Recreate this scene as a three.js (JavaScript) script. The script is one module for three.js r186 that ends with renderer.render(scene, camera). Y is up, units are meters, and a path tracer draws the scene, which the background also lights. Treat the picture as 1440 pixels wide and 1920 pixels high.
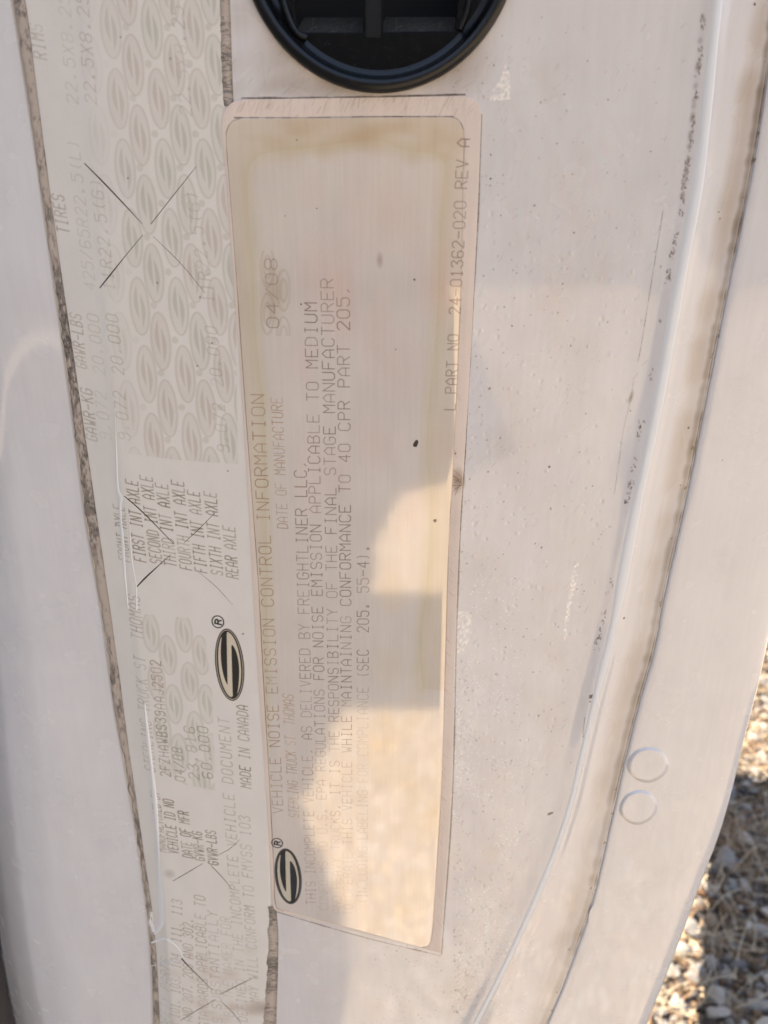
import * as THREE from 'three';
import { mergeGeometries, mergeVertices } from 'three/addons/utils/BufferGeometryUtils.js';

// ------------------------------------------------------------------ camera, sky, sun, exposure
const scene = new THREE.Scene();
const PITCH = 21, FOV = 69.38, D = 0.25, H = 1.2;            // metres: lens to door edge, lens above the gravel
const camera = new THREE.PerspectiveCamera(FOV, 768 / 1024, 0.01, 900);
camera.rotation.x = -PITCH * Math.PI / 180;
camera.focus = 0.268; camera.userData.fStop = 12;
scene.add(camera);
const renderer = new THREE.WebGLRenderer({ antialias: true });
renderer.toneMapping = THREE.LinearToneMapping;
renderer.toneMappingExposure = 5.25;
renderer.shadowMap.enabled = true;
const SUN = new THREE.Vector3(-0.55, 0.78, -0.30).normalize();
{ // clear sky, pale towards the horizon
  const w = 256, h = 128, a = new Float32Array(w * h * 4), d = new THREE.Vector3();
  for (let j = 0; j < h; j++) for (let i = 0; i < w; i++) {
    const el = ((j + 0.5) / h - 0.5) * Math.PI, az = ((i + 0.5) / w - 0.5) * 2 * Math.PI;
    d.set(Math.cos(el) * Math.cos(az), Math.sin(el), Math.cos(el) * Math.sin(az));
    const k = Math.pow(1 - Math.max(0, d.y), 2.2), g = Math.pow(Math.max(0, d.dot(SUN)), 6) * 0.2;
    const c = d.y < 0 ? [0.20, 0.18, 0.15] : [0.17 + 0.20 * k + g, 0.24 + 0.15 * k + g * 0.95, 0.36 + 0.06 * k + g * 0.85];
    a.set([c[0] * 0.86, c[1] * 0.84, c[2] * 0.88, 1], (j * w + i) * 4);
  }
  const t = new THREE.DataTexture(a, w, h, THREE.RGBAFormat, THREE.FloatType);
  t.mapping = THREE.EquirectangularReflectionMapping; t.magFilter = t.minFilter = THREE.LinearFilter; t.needsUpdate = true;
  scene.background = t; scene.environment = t;
}
const sun = new THREE.DirectionalLight(0xfff0dc, 4.6);
sun.position.copy(SUN).multiplyScalar(12); sun.castShadow = true; sun.shadow.radius = 0.45;
Object.assign(sun.shadow.camera, { left: -8, right: 8, top: 8, bottom: -8, near: 0.1, far: 40 });
sun.shadow.mapSize.set(2048, 2048);
scene.add(sun, sun.target);

// ------------------------------------------------------------------ helpers
let seed = 7;
const rnd = () => { seed = (seed * 1664525 + 1013904223) >>> 0; return seed / 4294967296; };
const rr = (a, b) => a + (b - a) * rnd();
const lerp = (a, b, t) => a + (b - a) * t;
const sst = (a, b, x) => { const t = Math.min(1, Math.max(0, (x - a) / (b - a))); return t * t * (3 - 2 * t); };
const hash = (x, y, s = 0) => { let n = Math.imul(x, 374761393) ^ Math.imul(y, 668265263) ^ Math.imul(s + 11, 1274126177); n = Math.imul(n ^ (n >>> 13), 1274126177); return ((n ^ (n >>> 16)) >>> 0) / 4294967296; };
const noise = (x, y, s = 0) => { const i = Math.floor(x), j = Math.floor(y), u = sst(0, 1, x - i), v = sst(0, 1, y - j); return lerp(lerp(hash(i, j, s), hash(i + 1, j, s), u), lerp(hash(i, j + 1, s), hash(i + 1, j + 1, s), u), v); };
const fbm = (x, y, s = 0, n = 4) => { let a = 0, w = 0.5, t = 0; for (let k = 0; k < n; k++) { a += w * noise(x, y, s + k); t += w; w *= 0.5; x *= 2.03; y *= 2.03; } return a / t; };
const cP = Math.cos(PITCH * Math.PI / 180), sP = Math.sin(PITCH * Math.PI / 180), F = 960 / Math.tan(FOV * Math.PI / 360);
// sight lines measured on the photograph (1440 x 1920): where one meets the door plane (set back by z), or the gravel
const ray = (px, py) => { const X = (px - 720) / F, Y = (960 - py) / F; return [X, Y * cP - sP, -(cP + Y * sP)]; };
const at = (px, py, z = 0) => { const d = ray(px, py), t = (D - z) / -d[2]; return [d[0] * t, d[1] * t, z - D]; };
const onGround = (px, py) => { const d = ray(px, py), t = H / -d[1]; return [d[0] * t, d[2] * t]; };
const toPix = (x, y, z) => { const b = -(z * cP + y * -sP * -1), depth = -(y * sP * 1 + z * cP), up = y * cP - z * sP; const dep = -z * cP - y * sP; return [720 + F * x / dep, 960 - F * up / dep, dep]; };
function curve(pts) {                                        // smooth monotone curve through [t, value] pairs
  const n = pts.length, m = new Array(n).fill(0), dl = [];
  for (let i = 0; i < n - 1; i++) dl[i] = (pts[i + 1][1] - pts[i][1]) / (pts[i + 1][0] - pts[i][0]);
  m[0] = dl[0]; m[n - 1] = dl[n - 2];
  for (let i = 1; i < n - 1; i++) m[i] = dl[i - 1] * dl[i] <= 0 ? 0 : 2 * dl[i - 1] * dl[i] / (dl[i - 1] + dl[i]);
  return (t) => {
    if (t <= pts[0][0]) return pts[0][1] + m[0] * (t - pts[0][0]);
    if (t >= pts[n - 1][0]) return pts[n - 1][1] + m[n - 1] * (t - pts[n - 1][0]);
    let i = 0; while (t > pts[i + 1][0]) i++;
    const h = pts[i + 1][0] - pts[i][0], s = (t - pts[i][0]) / h;
    return (2 * s ** 3 - 3 * s * s + 1) * pts[i][1] + (s ** 3 - 2 * s * s + s) * h * m[i] + (-2 * s ** 3 + 3 * s * s) * pts[i + 1][1] + (s ** 3 - s * s) * h * m[i + 1];
  };
}
const taken = {};
function named(o, name) { const k = taken[name] = (taken[name] ?? -1) + 1; o.name = k ? `${name}_${String(k).padStart(3, '0')}` : name; return o; }
function mesh(name, geo, mat, parent) { const m = named(new THREE.Mesh(geo, mat), name); m.castShadow = m.receiveShadow = true; parent.add(m); return m; }
function thing(name, label, category, pos = [0, 0, 0], kind) {
  const g = named(new THREE.Group(), name); g.position.set(...pos); if (label) g.userData.label = label; if (category) g.userData.category = category; if (kind) g.userData.kind = kind; scene.add(g); return g;
}

// ------------------------------------------------------------------ lines of the door edge (rows of the photograph -> columns)
const cSil = curve([[-80, -150], [480, -110], [960, -75], [1440, -38], [1770, 0], [1920, 28], [2000, 45]]);
const cSeam = curve([[-80, 10], [0, 25], [160, 50], [440, 90], [800, 140], [960, 160], [1140, 190], [1330, 216], [1440, 235], [1600, 261], [1740, 279], [1850, 286], [2000, 290]]);
const cLab = curve([[-80, 34], [0, 48], [220, 76], [480, 111], [720, 146], [960, 181], [1200, 215], [1440, 247], [1600, 270], [1760, 291], [1920, 300], [2000, 302]]);
const cBend = curve([[-80, 150], [0, 158], [500, 195], [900, 228], [1300, 268], [1600, 300], [2000, 330]]);
const cRidge = curve([[-80, 1357], [0, 1347], [330, 1311], [520, 1277], [800, 1226], [960, 1192], [1180, 1149], [1330, 1112], [1440, 1086], [1500, 1072], [1620, 1032], [1780, 962], [1900, 902], [2000, 845]]);
const cCrev = curve([[-80, 1475], [130, 1441], [260, 1421], [420, 1391], [600, 1353], [760, 1322], [960, 1281], [1110, 1247], [1220, 1226], [1320, 1198], [1450, 1166], [1560, 1141], [1700, 1108], [1830, 1062], [1920, 1026], [2000, 990]]);
const cEdge = curve([[-80, 1700], [500, 1575], [900, 1500], [1200, 1440], [1290, 1420], [1400, 1392], [1480, 1373], [1560, 1350], [1650, 1316], [1780, 1268], [1920, 1213], [2000, 1180]]);
const mm = 0.001;
function profile(py) {                                       // [column, z] of the pressed edge at one row
  const s = cSil(py), e = cSeam(py), l = cLab(py), b = cBend(py), r = cRidge(py), c = cCrev(py), low = sst(1500, 1950, py);
  const roll = Math.min(110, (e - s) * 0.42);
  return [[s, -30], [s + roll * 0.22, -18], [s + roll * 0.55, -9.5], [s + roll * 1.1, -4.7], [e - 14, -3.1], [e - 2, -2.9], [e + 5, -3.2], [l - 2, -3.0], [lerp(l, b, 0.45), -2.0], [lerp(l, b, 0.8), -1.2], [b, -0.62], [b + 35, -0.25], [b + 100, 0],
    [Math.min(640, r - 270), 0.25], [Math.min(900, r - 210), 0], [lerp(Math.min(900, r - 210), r, 0.45), -0.3], [r - 80, -0.35], [r - 34, 0.1], [r - 10, 0.8 + low * 0.2], [r, 0.95 + low * 0.3], [r + 9, 0.6 + low * 0.2], [lerp(r, c, 0.24), -0.3], [lerp(r, c, 0.5), -1.1], [lerp(r, c, 0.8), -1.7], [c - 4, -1.7], [c + 22, -2.2]].map(([x, z]) => [x, z * mm]);
}
const rowCache = new Map();
const rowZ = (py) => { const k = Math.round(py * 2) / 2; if (!rowCache.has(k)) rowCache.set(k, curve(profile(k))); return rowCache.get(k); };
const zAt = (px, py) => rowZ(py)(px);
const onDoor = (px, py, lift = 0) => at(px, py, zAt(px, py) + lift);

// geometry from a grid of points, uv in metres on the door plane scaled to a sheet
function gridGeo(rows, sheet) {
  const n = rows.length, m = rows[0].length, p = [], uv = [], ix = [];
  for (const r of rows) for (const q of r) { p.push(...q); if (sheet) uv.push((q[0] - sheet.x0) / sheet.w, (q[1] - sheet.y0) / sheet.h); else uv.push(q[0], q[1]); }
  for (let j = 0; j < n - 1; j++) for (let i = 0; i < m - 1; i++) { const a = j * m + i; ix.push(a, a + m, a + 1, a + 1, a + m, a + m + 1); }
  const g = new THREE.BufferGeometry(); g.setAttribute('position', new THREE.Float32BufferAttribute(p, 3)); g.setAttribute('uv', new THREE.Float32BufferAttribute(uv, 2)); g.setIndex(ix); g.computeVertexNormals(); return g;
}
// ------------------------------------------------------------------ sheets: canvases laid out in metres on the door plane
function sheet(x0, y0, w, h, W, Hh) {
  const cv = document.createElement('canvas'); cv.width = W; cv.height = Hh; const c = cv.getContext('2d');
  const s = { x0, y0, w, h, W, H: Hh, cv, c, ppm: W / w };
  s.to = (px, py) => { const q = onDoor(px, py); return [(q[0] - x0) / w * W, (1 - (q[1] - y0) / h) * Hh]; };
  s.k = (py) => (at(1, py)[0] - at(0, py)[0]) * s.ppm;          // canvas pixels per photograph pixel at that row
  s.path = (pts, close) => { c.beginPath(); pts.forEach((p, i) => { const q = s.to(p[0], p[1]); i ? c.lineTo(q[0], q[1]) : c.moveTo(q[0], q[1]); }); if (close) c.closePath(); };
  s.tex = (srgb = true) => { const t = new THREE.CanvasTexture(cv); if (srgb) t.colorSpace = THREE.SRGBColorSpace; t.anisotropy = 8; return t; };
  s.each = (fn) => { const im = c.getImageData(0, 0, W, Hh), a = im.data, o = [0, 0, 0]; for (let j = 0; j < Hh; j++) for (let i = 0; i < W; i++) { const k = (j * W + i) * 4; o[0] = a[k]; o[1] = a[k + 1]; o[2] = a[k + 2]; fn(o, x0 + (i + 0.5) / W * w, y0 + (1 - (j + 0.5) / Hh) * h); a[k] = o[0]; a[k + 1] = o[1]; a[k + 2] = o[2]; } c.putImageData(im, 0, 0); };
  return s;
}
const smoothPts = (pts, n = 8) => { const v = pts.map((p) => new THREE.Vector3(p[0], p[1], p[2] ?? 0)); return new THREE.CatmullRomCurve3(v, false, 'centripetal').getPoints((pts.length - 1) * n).map((q) => [q.x, q.y, q.z]); };
// single-stroke engraving letters on a 4 x 6 grid
const GLYPH = { A: '0004264440|0242', B: '0006364534330333|3342413000', C: '4536160501103041', D: '00062645412000', E: '46060040|0333', F: '460600|0333', G: '4536160501103041432343', H: '0006|4046|0343', I: '1030|2026|1636', J: '4641301001', K: '0006|4603|1440', L: '060040', M: '0006234640', N: '00064046', O: '100105163645413010', P: '00063645443303', Q: '100105163645413010|2240', R: '00063645443303|2340', S: '4536160504133342413010 01'.replace(' ', ''), T: '0646|2026', U: '060110304146', V: '062046', W: '0610233046', X: '0046|0640', Y: '062346|2320', Z: '06460040', 0: '100105163645413010', 1: '1526 20'.replace(' ', '') + '|1030', 2: '0516364544004 0'.replace(' ', ''), 3: '0516364534233342413010 01'.replace(' ', ''), 4: '30360242', 5: '46060434434130100 1'.replace(' ', ''), 6: '45361605011030414233130 2'.replace(' ', ''), 7: '064610', 8: '13040516364544331302011030414233', 9: '01103041453616050413334 4'.replace(' ', ''), '-': '0343', '.': '1011212010', ',': '2110', '/': '0046', '(': '36251530'.replace('15', '21'), ')': '16252110', ' ': '' };
function write(s, text, p0, p1, hpx, o = {}) {
  const c = s.c, a = s.to(p0[0], p0[1]), b = s.to(p1[0], p1[1]), L = Math.hypot(b[0] - a[0], b[1] - a[1]), ux = (b[0] - a[0]) / L, uy = (b[1] - a[1]) / L;
  const adv = L / (text.length - 0.25), cw = adv * (o.fill ?? 0.72), hh = hpx * s.k((p0[1] + p1[1]) / 2), sl = (o.slant ?? 0) * hh;
  c.strokeStyle = o.color ?? 'rgba(110,92,66,0.75)'; c.lineWidth = (o.w ?? 1.9) * s.k((p0[1] + p1[1]) / 2); c.lineCap = c.lineJoin = 'round';
  [...text].forEach((ch, i) => {
    const gl = GLYPH[ch]; if (!gl) return;
    const fade = o.fade ? o.fade(i / text.length) : 1; c.globalAlpha = fade * (o.worn ? lerp(1 - o.worn, 1, noise(i * 0.6, hpx + p0[0] * 0.1, 5)) : 1);
    for (const st of gl.split('|')) {
      if (st.length < 4) continue;
      c.beginPath();
      for (let k = 0; k < st.length; k += 2) {
        const gx = +st[k] / 4 * cw + (+st[k + 1] / 6) * sl + i * adv + rr(-0.2, 0.2), gy = +st[k + 1] / 6 * hh + rr(-0.2, 0.2);
        const x = a[0] + ux * gx + uy * gy, y = a[1] + uy * gx - ux * gy; k ? c.lineTo(x, y) : c.moveTo(x, y);
      }
      c.stroke();
    }
  });
  c.globalAlpha = 1;
}
function blot(s, px, py, r, color, n = 7, stretch = 1) {        // an uneven speck
  const [x, y] = s.to(px, py), k = s.k(py), c = s.c, t0 = rr(0, 6.28); c.fillStyle = color; c.beginPath();
  for (let i = 0; i < n; i++) { const t = i / n * 6.283, q = r * k * rr(0.55, 1.15), dx = Math.cos(t) * q, dy = Math.sin(t) * q * stretch; const X = x + dx * Math.cos(t0 * 0.15) - dy * Math.sin(t0 * 0.15), Y = y + dx * Math.sin(t0 * 0.15) + dy * Math.cos(t0 * 0.15); i ? c.lineTo(X, Y) : c.moveTo(X, Y); }
  c.closePath(); c.fill();
}
function soft(s, px, py, rx, ry, rgb, alpha, rot = 0) {          // a soft-edged stain
  const [x, y] = s.to(px, py), k = s.k(py), c = s.c; c.save(); c.translate(x, y); c.rotate(rot); c.scale(rx * k, ry * k);
  const g = c.createRadialGradient(0, 0, 0, 0, 0, 1); g.addColorStop(0, `rgba(${rgb},${alpha})`); g.addColorStop(0.5, `rgba(${rgb},${alpha * 0.55})`); g.addColorStop(1, `rgba(${rgb},0)`);
  c.fillStyle = g; c.fillRect(-1, -1, 2, 2); c.restore();
}
function line(s, pts, wpx, color) { const c = s.c; s.path(pts); c.strokeStyle = color; c.lineWidth = wpx * s.k(pts[0][1]); c.lineCap = 'round'; c.lineJoin = 'round'; c.stroke(); }

// the emblem of both labels: an oval with a two-bladed S, and the R in a ring above it
function emblem(s, cx, cy, kx, ky, shear, ringGrey) {
  const c = s.c, M = (x, y) => [cx + (x - 365) * kx + (y - 835) * shear, cy + (y - 835) * ky], ell = (rx, ry, rot) => { const o = []; for (let i = 0; i < 90; i++) { const t = i / 90 * 6.2832, x = rx * Math.cos(t), y = ry * Math.sin(t); o.push(M(365 + x * Math.cos(rot) - y * Math.sin(rot), 835 + x * Math.sin(rot) + y * Math.cos(rot))); } return o; };
  const fill = (pts, col) => { s.path(pts, true); c.fillStyle = col; c.fill(); };
  const bez = (p0, p1, p2, p3) => { const o = []; for (let i = 0; i <= 24; i++) { const t = i / 24, u = 1 - t; o.push(M(u ** 3 * p0[0] + 3 * u * u * t * p1[0] + 3 * u * t * t * p2[0] + t ** 3 * p3[0], u ** 3 * p0[1] + 3 * u * u * t * p1[1] + 3 * u * t * t * p2[1] + t ** 3 * p3[1])); } return o; };
  const r = -0.1;
  fill(ell(192, 488, r), ringGrey ? '#4e4641' : '#15110f'); fill(ell(ringGrey ? 168 : 181, ringGrey ? 466 : 477, r), ringGrey ? '#17130f' : '#b0a590'); fill(ell(168, 463, r), '#15110f'); fill(ell(151, 446, r), '#c9bea6');
  const K = '#0d0a09';
  fill([...bez([322, 385], [326, 600], [330, 880], [336, 1106]), ...bez([336, 1106], [262, 990], [222, 700], [262, 452]), ...bez([262, 452], [270, 420], [290, 395], [322, 385])], K);
  fill([...bez([398, 568], [455, 620], [505, 800], [490, 1010]), ...bez([490, 1010], [486, 1120], [474, 1190], [462, 1232]), ...bez([462, 1232], [440, 1275], [420, 1285], [410, 1284]), ...bez([410, 1284], [402, 1050], [396, 800], [390, 590])], K);
  fill([...bez([250, 470], [268, 408], [300, 372], [330, 376]), M(326, 420), M(270, 450)], K);
  fill([...bez([380, 1278], [420, 1300], [455, 1262], [470, 1222]), M(440, 1235), M(408, 1262)], K);
  const R = (x, y) => [cx + (x - 365) * kx + (y - 835) * shear, cy + (y - 835) * ky], circ = (q) => { const o = []; for (let i = 0; i < 40; i++) { const t = i / 40 * 6.2832; o.push(R(206 + 78 * q * Math.cos(t) + 8 * q * Math.sin(t), 256 + 80 * q * Math.sin(t))); } return o; };
  s.path(circ(1), true); c.lineWidth = 13 * kx * s.k(cy); c.strokeStyle = '#15110f'; c.stroke();
  c.lineWidth = 19 * kx * s.k(cy); c.lineJoin = 'miter';
  s.path([R(252, 294), R(166, 276), R(172, 232), R(186, 222), R(204, 228), R(208, 250), R(206, 286)]); c.stroke(); s.path([R(208, 248), R(248, 240)]); c.stroke();
}

// ------------------------------------------------------------------ paint of the door
const PX = sheet(-0.26, -0.42, 0.50, 0.52, 1970, 2048);
{
  const s = PX, c = s.c; c.fillStyle = 'rgb(210,207,203)'; c.fillRect(0, 0, s.W, s.H);
  // yellowed, handled paint, with gravel bounce light tinted in to the right
  for (let i = 0; i < 60; i++) soft(s, rr(420, 1150), rr(0, 1900), rr(60, 160), rr(90, 260), '206,190,178', 0.08);
  for (let i = 0; i < 90; i++) { const y = rr(100, 1900), x = rr(0.15, 0.9) * (cRidge(y) - 860) + 850; soft(s, x, y, rr(14, 60), rr(20, 90), '190,175,158', 0.10, -0.5); }
  for (let i = 0; i < 14; i++) soft(s, rr(430, 860), rr(0, 175), rr(20, 70), rr(14, 40), '150,128,104', 0.13, -0.5);
  soft(s, 860, 130, 90, 60, '120,100,80', 0.35, -0.7); soft(s, 620, 165, 160, 30, '120,100,80', 0.35); soft(s, 520, 120, 60, 60, '130,110,90', 0.22, 0.8);
  // dirt gathered along the hem crevice
  for (let y = -60; y < 1960; y += 5) {
    const x = cCrev(y), b = fbm(y * 0.012, 3.1, 4), f = fbm(y * 0.06, 9.1, 6);
    soft(s, x - 24 - 8 * b, y, 24 + 12 * b, 14, '140,114,84', 0.07 + 0.12 * b * sst(0.25, 0.6, b)); soft(s, x - 7 - 4 * f, y, 6 + 6 * f, 9, '64,46,26', 0.12 + 0.42 * f * b);
    line(s, [[cCrev(y) - 2.5, y - 3], [cCrev(y + 5) - 2.5, y + 3]], lerp(0.8, 3.6, f * f * 1.6), `rgba(78,60,42,${lerp(0.15, 0.8, sst(0.25, 0.7, b))})`);
    if (rnd() < 0.05) blot(s, x - rr(1, 30) * rnd(), y, rr(1, 4), `rgba(72,52,30,${rr(0.2, 0.6)})`, 8, 1.4);
  }
  // dark seam of dirt on the left, beside the first label
  for (let y = -60; y < 1960; y += 3) {
    const a = cSeam(y), b = cLab(y), m = (a + b) / 2, f = fbm(y * 0.05, 1.7, 8), g = fbm(y * 0.011, 6.2, 9);
    soft(s, m, y, (b - a) * 0.85, 8, '96,80,62', 0.34); soft(s, a + 2, y, 9, 7, '120,106,88', 0.16);
  }
  // chips and worn primer along the raised seam
  for (let y = 20; y < 1260; y += 1) {
    const u = fbm(y * 0.03, 7.7, 12), r = cRidge(y);
    if (u > 0.5 && rnd() < 0.34) { const x = r - 21 - 7 * fbm(y * 0.02, 1.2, 14) + rr(-4, 4) + (y > 900 ? 3 : 0), q = rr(0, 6.28), l = rr(1, 5); line(s, [[x, y], [x + Math.cos(q) * l * 0.6, y + Math.sin(q) * l], [x + Math.cos(q + 1) * l * 0.9, y + Math.sin(q + 1) * l * 1.7]], rr(0.8, 1.7), `rgba(92,76,64,${rr(0.3, 0.85)})`); }
    if (y < 400 && rnd() < 0.05) soft(s, r - 26, y, 6, 8, '120,104,92', 0.35);
  }
  const crack = (pts, w, col) => { for (let i = 0; i < pts.length - 1; i++) line(s, [pts[i], pts[i + 1]], w * rr(0.4, 1.2), col); };
  crack(smoothPts([[1243, 395], [1236, 440], [1222, 525], [1210, 600], [1200, 660], [1196, 678]], 6), 1.2, 'rgba(84,70,60,0.55)');
  crack(smoothPts([[1188, 715], [1180, 760], [1170, 800], [1160, 870], [1152, 925]], 6), 0.9, 'rgba(90,74,60,0.4)'); soft(s, 1183, 745, 5, 16, '80,70,50', 0.5, 0.2);
  // flake chips
  const G = 'rgba(70,66,66,0.95)';
  for (const [x, y, r, k] of [[1109, 1306, 5, 1.2], [1107, 1316, 2, 1], [1117, 1312, 3, 2.6], [1118, 1308, 2, 2]]) blot(s, x, y, r, G, 9, k);
  line(s, [[1097, 1345], [1093, 1375], [1095, 1382]], 1.5, 'rgba(110,100,92,.6)'); line(s, [[1093, 1382], [1098, 1376]], 1.6, G);
  s.path([[1027, 1525], [1036, 1522], [1038, 1524], [1033, 1527], [1027, 1529]], true); c.fillStyle = G; c.fill();
  for (const [x, y, r] of [[1030, 875, 2.4], [920, 290, 1.6], [920, 335, 1.8], [939, 404, 1.2], [1140, 187, 1.2], [1220, 284, 1.1], [1170, 1159, 2.1], [1415, 8, 3], [1350, 860, 1.2], [1242, 665, 1.4], [1182, 770, 1.2], [1291, 802, 2], [960, 611, 1.6], [1055, 532, 1.6], [1348, 398, 1.8], [1350, 410, 1.3], [1070, 1430, 1.2]]) blot(s, x, y, r, 'rgba(60,48,42,0.9)', 8, 1.1);
  for (let i = 0; i < 900; i++) { const y = rr(30, 1900), x = lerp(850, cRidge(y) - 40, Math.pow(rnd(), 1.7)); if (rnd() < 0.55) blot(s, x, y, rr(0.6, 1.7), `rgba(${rnd() < 0.5 ? '90,72,58' : '120,100,84'},${rr(0.3, 0.85)})`, 6, rr(0.7, 1.8)); else { const l = rr(3, 16), q = rr(-1.2, -0.55); line(s, [[x, y], [x + Math.cos(q) * l, y + Math.sin(q) * l]], rr(0.4, 1.0), `rgba(120,98,80,${rr(0.15, 0.5)})`); } }
  for (let i = 0; i < 230; i++) { const x = lerp(700, 960, rnd()), y = rr(1760, 1915); blot(s, x, y, rr(0.5, 1.5), `rgba(96,82,70,${rr(0.2, 0.7)})`, 6, 1.4); }
  // grey smears round the vent and across the upper part
  for (let i = 0; i < 150; i++) { const x = rr(430, 960), y = rr(60, 215), l = rr(4, 26), q = rr(-1.25, -0.5); line(s, [[x, y], [x + Math.cos(q) * l, y + Math.sin(q) * l]], rr(0.5, 1.6), `rgba(120,102,84,${rr(0.08, 0.3)})`); }
  // scuffed, pitted paint, its bright glints painted as white specks and patches
  for (let i = 0; i < 3000; i++) { const y = 1080 + 830 * Math.pow(rnd(), 0.8), u = fbm(y * 0.012, rnd() * 0.4, 21); const x = lerp(846, 985, Math.pow(rnd(), 1.6)) + (y - 1500) * 0.03; if (fbm(x * 0.02, y * 0.016, 22) < 0.45) continue; blot(s, x, y, rr(0.4, 1.35), `rgba(252,250,245,${rr(0.4, 1)})`, 5, rr(0.8, 2)); }
  const glintScuff = (pts, a) => { s.path(pts, true); c.save(); c.clip(); for (let i = 0; i < 260; i++) { const xs = pts.map((p) => p[0]), ys = pts.map((p) => p[1]); blot(s, rr(Math.min(...xs), Math.max(...xs)), rr(Math.min(...ys), Math.max(...ys)), rr(1, 3.4), `rgba(250,244,230,${rr(0.1, a)})`, 7, rr(0.8, 1.8)); } c.restore(); };
  glintScuff([[948, 120], [956, 140], [958, 186], [918, 190], [922, 172], [938, 150]], 0.6);
  glintScuff([[1078, 1057], [1086, 1058], [1080, 1095], [1072, 1130], [1064, 1175], [1058, 1215], [1056, 1190], [1064, 1130], [1071, 1085]], 0.9);
  glintScuff([[858, 1145], [885, 1150], [884, 1190], [864, 1235], [856, 1230]], 0.5);
  glintScuff([[860, 1330], [900, 1360], [890, 1420], [850, 1520], [842, 1640], [838, 1500]], 0.4);
  // dirt and gap shade, painted as dark lines beside the labels' edges
  const lineJit = (pts, w, col) => { const q = smoothPts(pts, 10); for (let i = 0; i < q.length - 1; i++) line(s, [q[i], q[i + 1]], w * lerp(0.4, 1.3, noise(i * 0.5, w, 31)), col); };
  lineJit([[453, 184], [560, 184], [700, 182], [872, 177]], 3, 'rgba(60,44,32,0.75)');
  lineJit([[903, 215], [897, 400], [888, 560], [878, 740], [871, 870], [865, 960], [857, 1160], [848, 1500], [828, 1790]], 2.2, 'rgba(60,46,38,0.65)');
  lineJit([[516, 1709], [600, 1734], [700, 1762], [826, 1792]], 2, 'rgba(60,44,32,0.7)');
  soft(s, 864, 905, 10, 22, '90,66,44', 0.7);
  // tone grain, and a warm tint to the right painted for light off the gravel
  s.each((o, x, y) => { const n = (fbm(x * 90, y * 60, 40, 3) - 0.5) * 9 + (hash((x * 6000) | 0, (y * 6000) | 0, 3) - 0.5) * 3 + (noise(x * 900, y * 70, 44) - 0.5) * 3; const w = sst(-0.10, -0.01, x); o[0] = (o[0] + n) * (1 - 0.012 * w); o[1] = (o[1] + n) * (1 - 0.018 * w); o[2] = (o[2] + n * 0.95) * (1 - 0.025 * w); });
}
const PB = sheet(-0.26, -0.42, 0.50, 0.52, 985, 1024);          // dents, orange peel and scratches of the paint
{
  const s = PB, c = s.c; c.fillStyle = 'rgb(128,128,128)'; c.fillRect(0, 0, s.W, s.H);
  for (let i = 0; i < 330; i++) { const y = rr(380, 1900), x = lerp(860, cRidge(y) - 45, Math.pow(rnd(), 1.5)), up = rnd() < 0.4; soft(s, x, y, rr(2, 5), rr(2.5, 7), up ? '220,220,220' : '30,30,30', rr(0.3, 0.9)); }
  for (let i = 0; i < 240; i++) { const y = rr(300, 1500), x = lerp(860, 1130, Math.pow(rnd(), 1.5)), l = rr(8, 40), q = rr(-1.3, -0.6); line(s, [[x, y], [x + Math.cos(q) * l, y + Math.sin(q) * l]], rr(0.7, 1.8), `rgba(${rnd() < 0.5 ? '80,80,80' : '170,170,170'},0.5)`); }
  s.each((o, x, y) => { const w = sst(-0.1, 0.06, x), n = (fbm(x * 260, y * 210, 51, 3) - 0.5) * 12 * w * w + (noise(x * 700, y * 60, 52) - 0.5) * 8 * w; o[0] += n; o[1] += n; o[2] += n; });
}
const PR = sheet(-0.26, -0.42, 0.50, 0.52, 492, 512);           // where the gloss is rubbed away
{
  const s = PR; s.c.fillStyle = 'rgb(0,58,0)'; s.c.fillRect(0, 0, s.W, s.H);
  for (let i = 0; i < 60; i++) { const y = rr(380, 1900); soft(s, lerp(855, cRidge(y) - 150, rnd()), y, rr(30, 90), rr(50, 120), '0,165,0', 0.4); }
  for (let i = 0; i < 30; i++) { const y = rr(-50, 1950); soft(s, cCrev(y) - 14, y, 30, 90, '0,200,0', 0.5); }
  for (let i = 0; i < 24; i++) soft(s, rr(430, 900), rr(40, 220), 40, 40, '0,170,0', 0.4);
  s.each((o, x, y) => { o[1] += (fbm(x * 120, y * 120, 61) - 0.5) * 60; });
}
const paint = new THREE.MeshPhysicalMaterial({ name: 'white_paint', map: PX.tex(), bumpMap: PB.tex(false), bumpScale: 0.0009, roughness: 1, roughnessMap: PR.tex(false), clearcoat: 1, clearcoatRoughness: 0.05 });
const shellPaint = new THREE.MeshStandardMaterial({ name: 'plain_white_paint', color: new THREE.Color(0.66, 0.65, 0.62), roughness: 0.35 });
const blackPlastic = new THREE.MeshPhysicalMaterial({ name: 'black_plastic', color: new THREE.Color(0.0055, 0.006, 0.0065), roughness: 0.32, specularIntensity: 0.5, clearcoat: 0.2, clearcoatRoughness: 0.25 });
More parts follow.
